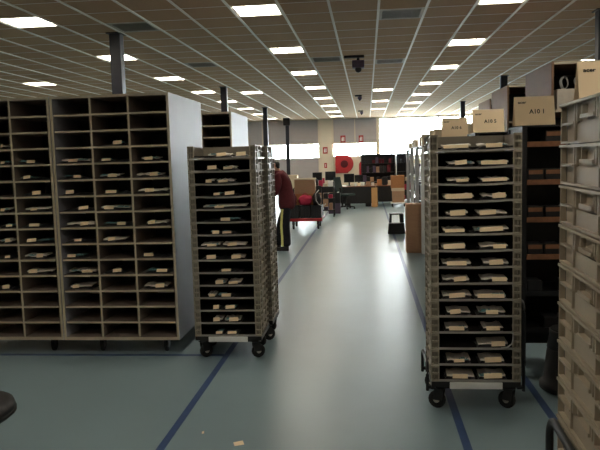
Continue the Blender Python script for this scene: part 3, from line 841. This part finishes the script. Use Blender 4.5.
carton(tx - .05, ty + .03, .581, .46, .3, .27, 'brown carton lying on the black crates behind the red bag', m='cartonorange', group='cartons on the platform trolley')
carton(tx - .02, ty + .05, .853, .5, .34, .34, 'brown carton topmost on the platform trolley, with a pale lid', m='carton', group='cartons on the platform trolley', strip=False)
MB_l = MB().box(-.26, .26, -.18, .18, 0, .03).build('shallow_tray', M['cartonpale'], None, (tx - .02, ty + .05, 1.195)); tag(MB_l, 'pale flat tray resting on the topmost trolley carton', 'tray')
def bag(x, y, z, w, d, h, m, lb, seed):
    r = random.Random(seed)
    me = MB().ball((0, 0, h / 2), w / 2, d / 2, h / 2, 16).mesh('cloth_bag', m)
    for v in me.vertices:
        v.co.x += r.uniform(-.02, .02); v.co.y += r.uniform(-.015, .015); v.co.z = max(0.001, v.co.z + r.uniform(-.02, .02))
        if v.co.z < h * .25: v.co.z *= .3
    o = put(me, 'cloth_bag', None, (x, y, z)); tag(o, lb, 'bag', 'bags on the platform trolley')
    MB().tube([(-w * .2, 0, h * .85), (-w * .15, 0, h * 1.12), (0, 0, h * 1.2), (w * .15, 0, h * 1.12), (w * .2, 0, h * .85)], .008, 6).build('bag_handle', m, o)
bag(tx + .0, ty - .22, .583, .34, .16, .24, M['magenta'], 'crumpled magenta bag hanging over the trolley crates', 1)
bag(tx + .28, ty - .22, .583, .19, .17, .30, M['black'], 'black bag right of the magenta bag on the trolley', 2)
bag(tx - .3, ty - .22, .583, .18, .17, .28, M['maroon'], 'dark red bag left on the trolley beside the person', 3)
cbl = MB().tube([(tx + .34, ty - .3, .95), (tx + .26, ty - .33, .86), (tx + .27, ty - .355, .7), (tx + .33, ty - .365, .60), (tx + .45, ty - .36, .56), (tx + .5, ty - .35, .62)], .011, 8).build('cable', M['glove']); tag(cbl, 'pale hose looping over the right end of the platform trolley', 'hose')

# second trolley beyond with mixed goods
sx_, sy_ = -1.28, 19.3
s2 = tag(empty('wire_trolley', (sx_, sy_, 0)), 'dark framed shelf trolley of mixed goods behind the platform trolley', 'trolley')
for a in (-1, 1):
    for b in (-1, 1):
        MB().tube([(a * .3, b * .25, .09), (a * .3, b * .25, 1.02)], .015, 8).build('upright', M['darksteel'], s2)
        MB().lathe([(.03, -.015), (.055, -.013), (.055, .013), (.03, .015)], 12, (a * .3, b * .25, .055), 'x').build('castor_wheel', M['rubber'], s2)
for z in (.18, .52, .86): MB().box(-.3, .3, -.25, .25, z, z + .02).build('shelf', M['darksteel'], s2)
gi = random.Random(3)
for zi, z in enumerate((.201, .541, .881)):
    for k in range(4):
        w = gi.uniform(.09, .13); h = gi.uniform(.08, .22)
        m_ = ['cartonpale', 'magenta', 'black', 'carton', 'purple', 'white'][(zi * 4 + k * 5) % 6]
        carton(sx_ - .21 + k * .14, sy_ - .1, z, w, .2, h, 'small box, %s from left on the %s shelf of the framed trolley' % (ORD[k], ('lower', 'middle', 'top')[zi]), m=m_, group='small boxes on the framed trolley', strip=False)

# ============================================================ work area at the back
def desk(x, y, w, d, h, label, top='wood', leg='darksteel', modesty=True):
    root = tag(empty('desk', (x, y, 0)), label, 'desk', 'desks near the back wall')
    MB().box(-w / 2, w / 2, -d / 2, d / 2, h - .03, h).build('desk_top', M[top], root, bevel=.003)
    for s in (-1, 1):
        for q in (-1, 1):
            cx, cy = s * (w / 2 - .04), q * (d / 2 - .05)
            MB().box(cx - .025, cx + .025, cy - .025, cy + .025, 0, h - .03).build('leg', M[leg], root)
    if modesty: MB().box(-w / 2 + .07, w / 2 - .07, -d / 2 + .06, -d / 2 + .075, .12, h - .03).build('modesty_panel', M['darksteel'], root)
    return root
def monitor(x, y, z, w, h, rz, label):
    root = tag(empty('monitor', (x, y, z), rz), label, 'monitor', 'dark computer monitors on the back desks')
    MB().lathe([(.11, 0), (.11, .012), (.03, .02)], 16).build('stand_base', M['black'], root)
    MB().box(-.025, .025, -.012, .012, .015, .2).build('stand_neck', M['black'], root)
    c = MB().box(-w / 2, w / 2, -.045, -.012, .12, .12 + h).build('monitor_case', M['black'], root, bevel=.006)
    MB().box(-w / 2 + .018, w / 2 - .018, -.048, -.045, .138, .12 + h - .018).build('screen', M['screen'], c)
def office_chair(x, y, rz, label, m='fabric'):
    root = tag(empty('office_chair', (x, y, 0), rz), label, 'chair', 'office chairs at the back desks')
    MB().box(-.24, .24, -.24, .22, .44, .51).build('seat', M[m], root, bevel=.025)
    b = MB(); n = 6
    for i in range(n + 1):
        u = i / n; z = .58 + .48 * u; w = .17 + .06 * math.sin(PI * (.2 + .7 * u)); yy = .2 + .10 * u + .03 * math.sin(PI * u)
        b.v += [(-w, yy, z), (w, yy, z), (w, yy + .05, z), (-w, yy + .05, z)]
    for i in range(n):
        a, c = 4 * i, 4 * i + 4
        for q in range(4): b.face((a + q, a + (q + 1) % 4, c + (q + 1) % 4, c + q))
    b.face((3, 2, 1, 0)); b.face((4 * n, 4 * n + 1, 4 * n + 2, 4 * n + 3))
    b.build('backrest', M[m], root)
    MB().box(-.03, .03, .16, .235, .43, .7).build('back_bracket', M['black'], root)
    MB().lathe([(.03, .1), (.03, .44)], 10).build('gas_column', M['darksteel'], root)
    for k in range(5):
        a = 2 * PI * k / 5; c, s = math.cos(a), math.sin(a); p = lambda r, o, z: (c * r - s * o, s * r + c * o, z)
        lg = MB().hexa([p(.02, -.025, .07), p(.29, -.015, .06), p(.29, .015, .06), p(.02, .025, .07), p(.02, -.025, .12), p(.29, -.015, .085), p(.29, .015, .085), p(.02, .025, .12)]).build('leg', M['black'], root)
        MB().ball(p(.28, 0, .03), .03, .03, .03, 8).build('castor', M['rubber'], lg)
desk(-.32, 23.0, 1.2, .75, .72, 'brown desk with dark legs in the middle of the back work area')
desk(.60, 23.6, .6, .6, .70, 'small brown desk with a pale wooden end panel right of the main desk')
wp = MB().box(-.02, .02, -.3, .3, 0, .69); 
tag(MB().box(-.1, .1, -.012, .012, 0, .66).build('wooden_panel', M['woodpale'], None, (.21 + .02, 22.55, 0)), 'pale wooden board leaning upright between the two back desks', 'board')
desk(-1.55, 22.9, 1.15, .7, .82, 'pale desk with white legs left of the main desk', top='board', leg='white', modesty=False)
monitor(-.63, 23.0, .72, .36, .30, 0, 'dark monitor on the left end of the main brown desk')
monitor(-.30, 23.15, .72, .30, .25, .2, 'smaller dark monitor beside the cups on the main brown desk')
monitor(-1.72, 22.8, .82, .33, .28, .1, 'dark monitor left on the pale desk')
monitor(-1.26, 22.75, .82, .36, .30, -.1, 'dark monitor right on the pale desk next to the green chair')
office_chair(-.72, 21.95, 1.1, 'dark green office chair between the pale desk and the brown desk')
def cup(x, y, z, lb, m='white', r=.045, h=.1):
    o = MB().lathe([(r * .75, 0), (r, h), (r * .9, h), (r * .66, .01)], 14).build('cup', M[m], None, (x, y, z)); tag(o, lb, 'cup', 'cups on the main brown desk')
    MB().tube([(r * .9, 0, h * .8), (r * 1.6, 0, h * .75), (r * 1.6, 0, h * .35), (r * .85, 0, h * .25)], .007, 6).build('cup_handle', M[m], o)
cup(-.405, 22.69, .72, 'white cup left on the front of the main brown desk')
cup(-.16, 22.70, .72, 'large white cup right on the front of the main brown desk', r=.07, h=.13)
for i, (x, w, h, m_) in enumerate(((-.52, .1, .07, 'cartonpale'), (-.29, .1, .1, 'label'), (.03, .16, .14, 'carton'), (.18, .1, .1, 'sheet'))):
    carton(x, 22.74 + .02 * i, .721, w, .16, h, 'small pale box, %s from the left on the main brown desk' % ORD[i], m=m_, group='small boxes on the brown desk', strip=False)
for i, (x, y) in enumerate(((-.70, 23.12), (.02, 23.12))):
    pc = tag(empty('computer_tower', (x, y, 0)), 'black computer tower under the %s end of the main brown desk' % ('left', 'right')[i], 'computer', 'computer towers under the brown desk')
    MB().box(-.1, .1, -.22, .2, .0, .44).build('tower_case', M['black'], pc, bevel=.006)
    MB().box(-.09, .09, -.226, -.22, .3, .4).build('drive_bay', M['darksteel'], pc)
for i, (x, w, h, m_) in enumerate(((-2.02, .16, .12, 'cartonpale'), (-1.50, .07, .2, 'magenta'), (-1.02, .07, .1, 'white'))):
    carton(x, 22.72, .821, w, .16, h, 'small box, %s from the left on the pale desk' % ORD[i], m=m_, group='small boxes on the pale desk', strip=False)
for i, (x, y) in enumerate(((-1.80, 22.85), (-1.33, 22.85))):
    carton(x, y, 0, .4, .4, .5, 'brown carton on the floor under the pale desk, %s one' % ('left' if i == 0 else 'right'), m='carton', group='cartons under the pale desk')
crate(-1.02, 20.35, 0, .36, .4, .32, 'lower grey purple crate standing behind the framed trolley', 'purple', 'crates behind the framed trolley')
crate(-1.02, 20.35, .3205, .36, .4, .30, 'upper black crate standing behind the framed trolley', 'black', 'crates behind the framed trolley')
def low_cabinet(x, y, w, h, lb):
    root = tag(empty('low_cabinet', (x, y, 0)), lb, 'cabinet', 'low dark cabinets behind the desks')
    MB().box(-w / 2, w / 2, 0, .4, .04, h).build('carcass', M['darksteel'], root)
    MB().box(-w / 2 + .03, w / 2 - .03, .03, .38, 0, .04).build('plinth', M['black'], root)
    for s in (-1, 1):
        a, b = sorted((s * .008, s * (w / 2 - .01)))
        d = MB().box(a, b, -.018, 0, .06, h - .02).build('door', M['black'], root, bevel=.003)
        MB().box(s * .05 - .008, s * .05 + .008, -.035, -.018, h * .5, h * .5 + .12).build('handle', M['steel'], d)
low_cabinet(-.55, 24.6, .66, .62, 'low dark cabinet behind the left half of the brown desk')
low_cabinet(-1.30, 24.6, .8, .62, 'low dark cabinet behind the green chair')
low_cabinet(-2.12, 24.6, .8, .62, 'low dark cabinet behind the pale desk')
# paper tray rack with white sheet, desk 2 things
for i, (x, w, h, m_) in enumerate(((.42, .16, .2, 'cartonorange'), (.60, .16, .28, 'black'), (.80, .16, .16, 'cartonpale'))):
    carton(x, 23.5, .701, w, .2, h, 'box, %s from the left on the small brown desk' % ORD[i], m=m_, group='boxes on the small desk', strip=False)
# storage racks behind the desks
def store_rack(x, y, w, d, h, n, label, seed, palette):
    root = tag(empty('storage_rack', (x, y, 0)), label, 'rack', 'dark storage racks behind the back desks')
    for s in (-1, 1):
        xa = -w / 2 if s < 0 else w / 2 - .03
        MB().box(xa, xa + .03, 0, d, 0, h).build('side_panel', M['darksteel'], root)
    MB().box(-w / 2 + .03, w / 2 - .03, d - .02, d - .005, .02, h).build('back_panel', M['black'], root)
    r = random.Random(seed)
    for k in range(n + 1):
        z = .05 + (h - .075) * k / n
        MB().box(-w / 2 + .03, w / 2 - .03, 0, d - .02, z, z + .025).build('shelf', M['darksteel'], root)
        if k < n:
            c = 0; xx = -w / 2 + .06
            while xx < w / 2 - .19:
                bw = r.uniform(.08, .14); bh = r.uniform(.1, (h - .075) / n - .06); c += 1
                if r.random() < .85 and c <= 15:
                    carton(x + xx + bw / 2, y + .12, z + .0255, bw, .2, bh, 'small box, %s from left on the %s shelf up of the %s back rack' % (ORD[c - 1], ORD[k], label.split()[0]), m=r.choice(palette), group='boxes on the back storage racks', strip=False)
                xx += bw + .02
store_rack(.42, 25.2, 1.3, .4, 1.80, 5, 'wide dark storage rack, behind the small brown desk', 1, ['purple', 'maroon', 'black', 'carton', 'darksteel', 'maroon', 'black'])
store_rack(1.42, 25.4, .62, .4, 1.80, 5, 'narrow dark storage rack, right of the wide one', 2, ['purple', 'black', 'magenta', 'black', 'cartonpale'])
# cartons on a low dolly
dy = tag(empty('floor_dolly', (1.03, 22.6, 0)), 'low pale dolly on black wheels under the brown cartons', 'dolly')
MB().box(-.26, .26, -.25, .25, .11, .15).build('deck', M['white'], dy, bevel=.005)
for a in (-1, 1):
    for b in (-1, 1):
        c = MB().box(a * .2 - .03, a * .2 + .03, b * .19 - .03, b * .19 + .03, .09, .11).build('castor', M['darksteel'], dy)
        MB().lathe([(.025, -.015), (.045, -.013), (.045, .013), (.025, .015)], 12, (a * .2, b * .19, .045), 'x').build('castor_wheel', M['rubber'], c)
carton(1.03, 22.6, .151, .40, .4, .38, 'lower brown carton on the low dolly near the back racks', m='carton', group='cartons on the low dolly')
carton(1.02, 22.6, .533, .42, .4, .10, 'flat pale carton between two brown cartons on the low dolly', m='cartonpale', group='cartons on the low dolly', strip=False)
carton(1.01, 22.6, .635, .44, .4, .42, 'upper orange brown carton on the low dolly', m='cartonorange', group='cartons on the low dolly')

# ============================================================ on the back wall
hr = tag(empty('fire_hose_cabinet', (-1.17, Y1, .90)), 'red fire hose cabinet with a round drum on the back wall', 'fire hose')
MB().box(-.46, .2, -.22, -.001, 0, .95).build('cabinet_case', M['red'], hr, bevel=.02)
MB().lathe([(.44, -.26), (.47, -.25), (.47, -.02), (.44, -.01)], 32, (.0, 0, .475), 'y').build('hose_drum', M['red'], hr)
MB().lathe([(.17, -.29), (.19, -.28), (.19, -.255), (.17, -.25)], 24, (.0, 0, .475), 'y').build('drum_hub', M['maroon'], hr)
fe = tag(empty('fire_extinguisher', (-.33, Y1 - .12, .78)), 'red fire extinguisher on the back wall right of the hose cabinet', 'fire extinguisher')
MB().lathe([(.07, 0), (.09, .02), (.09, .55), (.06, .63), (.03, .66)], 16).build('cylinder_body', M['red'], fe)
MB().box(-.03, .03, -.05, .05, .66, .70).build('valve_handle', M['black'], fe)
MB().tube([(.03, -.03, .67), (.11, -.05, .6), (.12, -.05, .3), (.1, -.04, .15)], .014, 8).build('hose', M['black'], fe)
MB().box(-.05, .05, .085, .12, .3, .5).build('wall_bracket', M['darksteel'], fe)
def wall_sign(x, z, w, h, lb, y=Y1 - .031, kind=0):
    root = tag(empty('safety_sign', (x, y, z)), lb, 'sign', 'red safety signs at the back wall')
    MB().box(-w / 2, w / 2, -.006, 0, -h / 2, h / 2).build('sign_plate', M['red'], root)
    g = MB()
    if kind == 0:
        g.box(-w * .28, w * .0, -.008, -.006, -h * .3, h * .12); g.box(w * .08, w * .26, -.008, -.006, -h * .3, h * .3); g.box(-w * .2, -w * .06, -.008, -.006, h * .12, h * .3)
    else:
        g.box(-w * .1, w * .1, -.008, -.006, -h * .3, h * .3)
    g.build('pictogram', M['white'], root)
wall_sign(-1.22, 2.66, .26, .36, 'red safety sign, left of two above the middle strip window')
wall_sign(-.29, 2.64, .24, .36, 'red safety sign, right of two above the middle strip window')
wall_sign(-2.14, 2.10, .24, .34, 'red safety sign on the cream pilaster', y=Y1 - .181)
wall_sign(-2.14, 1.32, .14, .26, 'small red call point sign low on the cream pilaster', y=Y1 - .181, kind=1)
# goods on the left beyond the trolley, against the wall
carton(-2.9, 24.2, 0, .7, .5, 1.12, 'tall pale carton on the floor far left of the pale desk', m='cartonpale', group='cartons near the back wall')

# ============================================================ the standing person, facing left
def skin_mesh(name, verts, edges, radii, m, sub=2, loc=(0, 0, 0), root=0):
    me = bpy.data.meshes.new(name)
    me.from_pydata(verts, edges, [])
    o = bpy.data.objects.new(name, me); COL.objects.link(o)
    sk = o.modifiers.new('skin', 'SKIN'); sk.use_smooth_shade = True
    for i, r in enumerate(radii):
        r = r if isinstance(r, tuple) else (r, r)
        me.skin_vertices[0].data[i].radius = r
        me.skin_vertices[0].data[i].use_root = (i == root)
    if sub:
        s = o.modifiers.new('sub', 'SUBSURF'); s.levels = sub; s.render_levels = sub
    bpy.context.view_layer.update()
    out = bpy.data.meshes.new_from_object(o.evaluated_get(bpy.context.evaluated_depsgraph_get()))
    bpy.data.objects.remove(o)
    out.name = name
    out.materials.clear(); out.materials.append(m)
    for p in out.polygons: p.use_smooth = True
    return out

# local frame: person faces -x; +y is the person's right hand side away from the camera
PX, PY = -1.56, 12.25
per = tag(empty('person', (PX, PY, 0)), 'person in a maroon jacket and dark striped trousers leaning over the left trays', 'person')
V, E_, R_ = [], [], []
def nd(p, r, par=None):
    V.append(p); R_.append(r)
    if par is not None: E_.append((par, len(V) - 1))
    return len(V) - 1
pel = nd((.05, 0, .93), (.10, .09))
wst = nd((.04, 0, 1.08), (.13, .115), pel)
chs = nd((.0, 0, 1.26), (.15, .13), wst)
shl = nd((-.06, 0, 1.38), (.10, .08), chs)
nk = nd((-.11, 0, 1.465), .064, shl)
hd0 = nd((-.145, 0, 1.54), (.098, .084), nk)
hd1 = nd((-.160, 0, 1.61), (.125, .106), hd0)
hd2 = nd((-.150, 0, 1.678), (.095, .085), hd1)
for s in (-1, 1):
    hip = nd((.05, s * .085, .84), .066, pel)
    f = -.17 if s > 0 else 0.0                                  # the far leg is set forward
    kn = nd((.015 + f * .6, s * .10, .47), .062, hip)
    cf = nd((.035 + f * .8, s * .10, .33), .058, kn)
    an = nd((.03 + f, s * .10, .09), .038, cf)
    hl = nd((.0 + f, s * .10, .045), .036, an)
    nd((-.15 + f, s * .105, .03), .028, hl)
    sh = nd((-.06, s * .19, 1.37), .062, shl)
    el = nd((-.10, s * .24, 1.10), .044, sh)
    wr = nd((-.32, s * .18, 1.02), .028, el)
    pm = nd((-.39, s * .17, 1.015), (.034, .02), wr)
    for k, (dy, ln) in enumerate(((-.028, .062), (-.009, .075), (.01, .07), (.028, .055))):
        a = nd((-.425, s * (.17 + dy), 1.012), .009, pm)
        b = nd((-.425 - ln * .5, s * (.17 + dy), 1.004), .008, a)
        nd((-.425 - ln * .85, s * (.17 + dy), .985), .007, b)
    t1 = nd((-.37, s * (.17 - .045), 1.01), .010, pm)
    nd((-.40, s * (.17 - .062), 1.0), .008, t1)
put(skin_mesh('body', V, E_, R_, M['skin'], 2), 'body', per)
bod = [o for o in per.children if o.name.startswith('body')][0].data
def front(z, y=0.0):                       # x of the face surface at height z
    c = [v.co.x for v in bod.vertices if abs(v.co.z - z) < .014 and abs(v.co.y - y) < .022]
    return min(c) if c else -.25
def flank(z, x):
    c = [abs(v.co.y) for v in bod.vertices if abs(v.co.z - z) < .02 and abs(v.co.x - x) < .03]
    return max(c) if c else .08
fx = front(1.605)
face = MB()
face.hexa([(fx - .024, -.013, 1.583), (fx + .012, -.018, 1.581), (fx + .012, .018, 1.581), (fx - .024, .013, 1.583), (fx - .004, -.006, 1.628), (fx + .014, -.009, 1.63), (fx + .014, .009, 1.63), (fx - .004, .006, 1.628)])
face.build('nose', M['skin'], per, bevel=.004)
for s in (-1, 1):
    ex = front(1.622, s * .034)
    e = MB().ball((ex + .007, s * .034, 1.622), .011, .014, .008, 10).build('eye', M['white'], per)
    MB().ball((ex - .001, s * .034, 1.622), .004, .006, .006, 8).build('iris', M['hair'], e)
    MB().box(ex - .002, ex + .012, s * .034 - .018, s * .034 + .018, 1.640, 1.646).build('eyebrow', M['hair'], per)
    ew = flank(1.605, -.145)
    MB().ball((-.145, s * ew, 1.605), .022, .012, .033, 10).build('ear', M['skin'], per)
mx = front(1.555)
MB().ball((mx + .006, 0, 1.555), .011, .024, .005, 10).build('mouth', M['maroon'], per)
hm = bod.copy(); hm.name = 'hair'
hm.materials.clear(); hm.materials.append(M['hair'])
bm = bmesh.new(); bm.from_mesh(hm)
bmesh.ops.subdivide_edges(bm, edges=[e for e in bm.edges if min(v.co.z for v in e.verts) > 1.5], cuts=2, use_grid_fill=True)
bm.normal_update()
cut = lambda c: c.z > 1.535 + max(0, -(c.x + .10)) * 1.05 + (.02 if c.x < -.13 else 0)
bmesh.ops.delete(bm, geom=[v for v in bm.verts if not cut(v.co)], context='VERTS')
for v in bm.verts: v.co += v.normal * .009
bmesh.ops.solidify(bm, geom=bm.faces[:], thickness=.006)
bm.to_mesh(hm); bm.free()
put(hm, 'hair', per)
# jacket: torso and sleeves
V, E_, R_ = [], [], []
j0 = nd((.055, 0, .72), (.205, .185))
j1 = nd((.05, 0, .95), (.195, .175), j0)
j2 = nd((.04, 0, 1.10), (.17, .15), j1)
j3 = nd((.005, 0, 1.26), (.185, .165), j2)
j4 = nd((-.055, 0, 1.39), (.15, .125), j3)
j5 = nd((-.095, 0, 1.455), .11, j4)
for s in (-1, 1):
    a = nd((-.06, s * .185, 1.37), .086, j4)
    b = nd((-.08, s * .235, 1.22), .074, a)
    c = nd((-.10, s * .245, 1.10), .066, b)
    d = nd((-.22, s * .21, 1.055), .056, c)
    nd((-.31, s * .183, 1.025), .046, d)
jk = put(skin_mesh('jacket', V, E_, R_, M['maroon'], 2), 'jacket', per)
MB().lathe([(.10, 1.42), (.103, 1.44), (.092, 1.495), (.082, 1.495)], 18, (-.105, 0, 0)).build('collar', M['maroon'], jk)
# trousers
V, E_, R_ = [], [], []
t0 = nd((.05, 0, .90), (.10, .095))
for s in (-1, 1):
    a = nd((.05, s * .085, .78), .098, t0)
    f = -.17 if s > 0 else 0.0
    b = nd((.03 + f * .4, s * .10, .60), .098, a)
    c = nd((.02 + f * .6, s * .10, .47), .092, b)
    d = nd((.035 + f * .85, s * .10, .28), .092, c)
    nd((.03 + f, s * .10, .065), .096, d)
tr = put(skin_mesh('trousers', V, E_, R_, M['trousers'], 2), 'trousers', per)
for s in (-1, 1):
    b = MB(); f = -.17 if s > 0 else 0.0
    st_ = [(-.02, s * .172, .78, .022), (-.035 + f * .4, s * .182, .6, .022), (-.045 + f * .6, s * .176, .47, .022), (-.035 + f * .85, s * .176, .28, .022), (-.035 + f, s * .178, .09, .022)]
    for (x, y, z, w) in st_: b.v += [(x - w, y - s * .022, z), (x + w, y + s * .004, z), (x + w, y - s * .006, z), (x - w, y - s * .032, z)]
    for i in range(len(st_) - 1):
        p, q = 4 * i, 4 * i + 4
        for k in range(4): b.face((p + k, p + (k + 1) % 4, q + (k + 1) % 4, q + k))
    b.face((0, 1, 2, 3)); b.face((16, 17, 18, 19))
    b.build('side_stripe', M['stripe'], tr)
    sh = MB()
    prof = [(x_ + f, a_, b_) for (x_, a_, b_) in ((.075, -.045, .085), (.02, -.05, .09), (-.06, -.048, .075), (-.14, -.045, .055), (-.2, -.03, .035))]
    for (x, hw, h) in prof: sh.v += [(x, s * .10 + hw, .0), (x, s * .10 - hw, .0), (x, s * .10 - hw * .7, h), (x, s * .10 + hw * .7, h)]
    for i in range(len(prof) - 1):
        p, q = 4 * i, 4 * i + 4
        for k in range(4): sh.face((p + k, p + (k + 1) % 4, q + (k + 1) % 4, q + k))
    sh.face((0, 1, 2, 3)); sh.face((16, 17, 18, 19))
    sh.build('shoe', M['black'], per, bevel=.006)
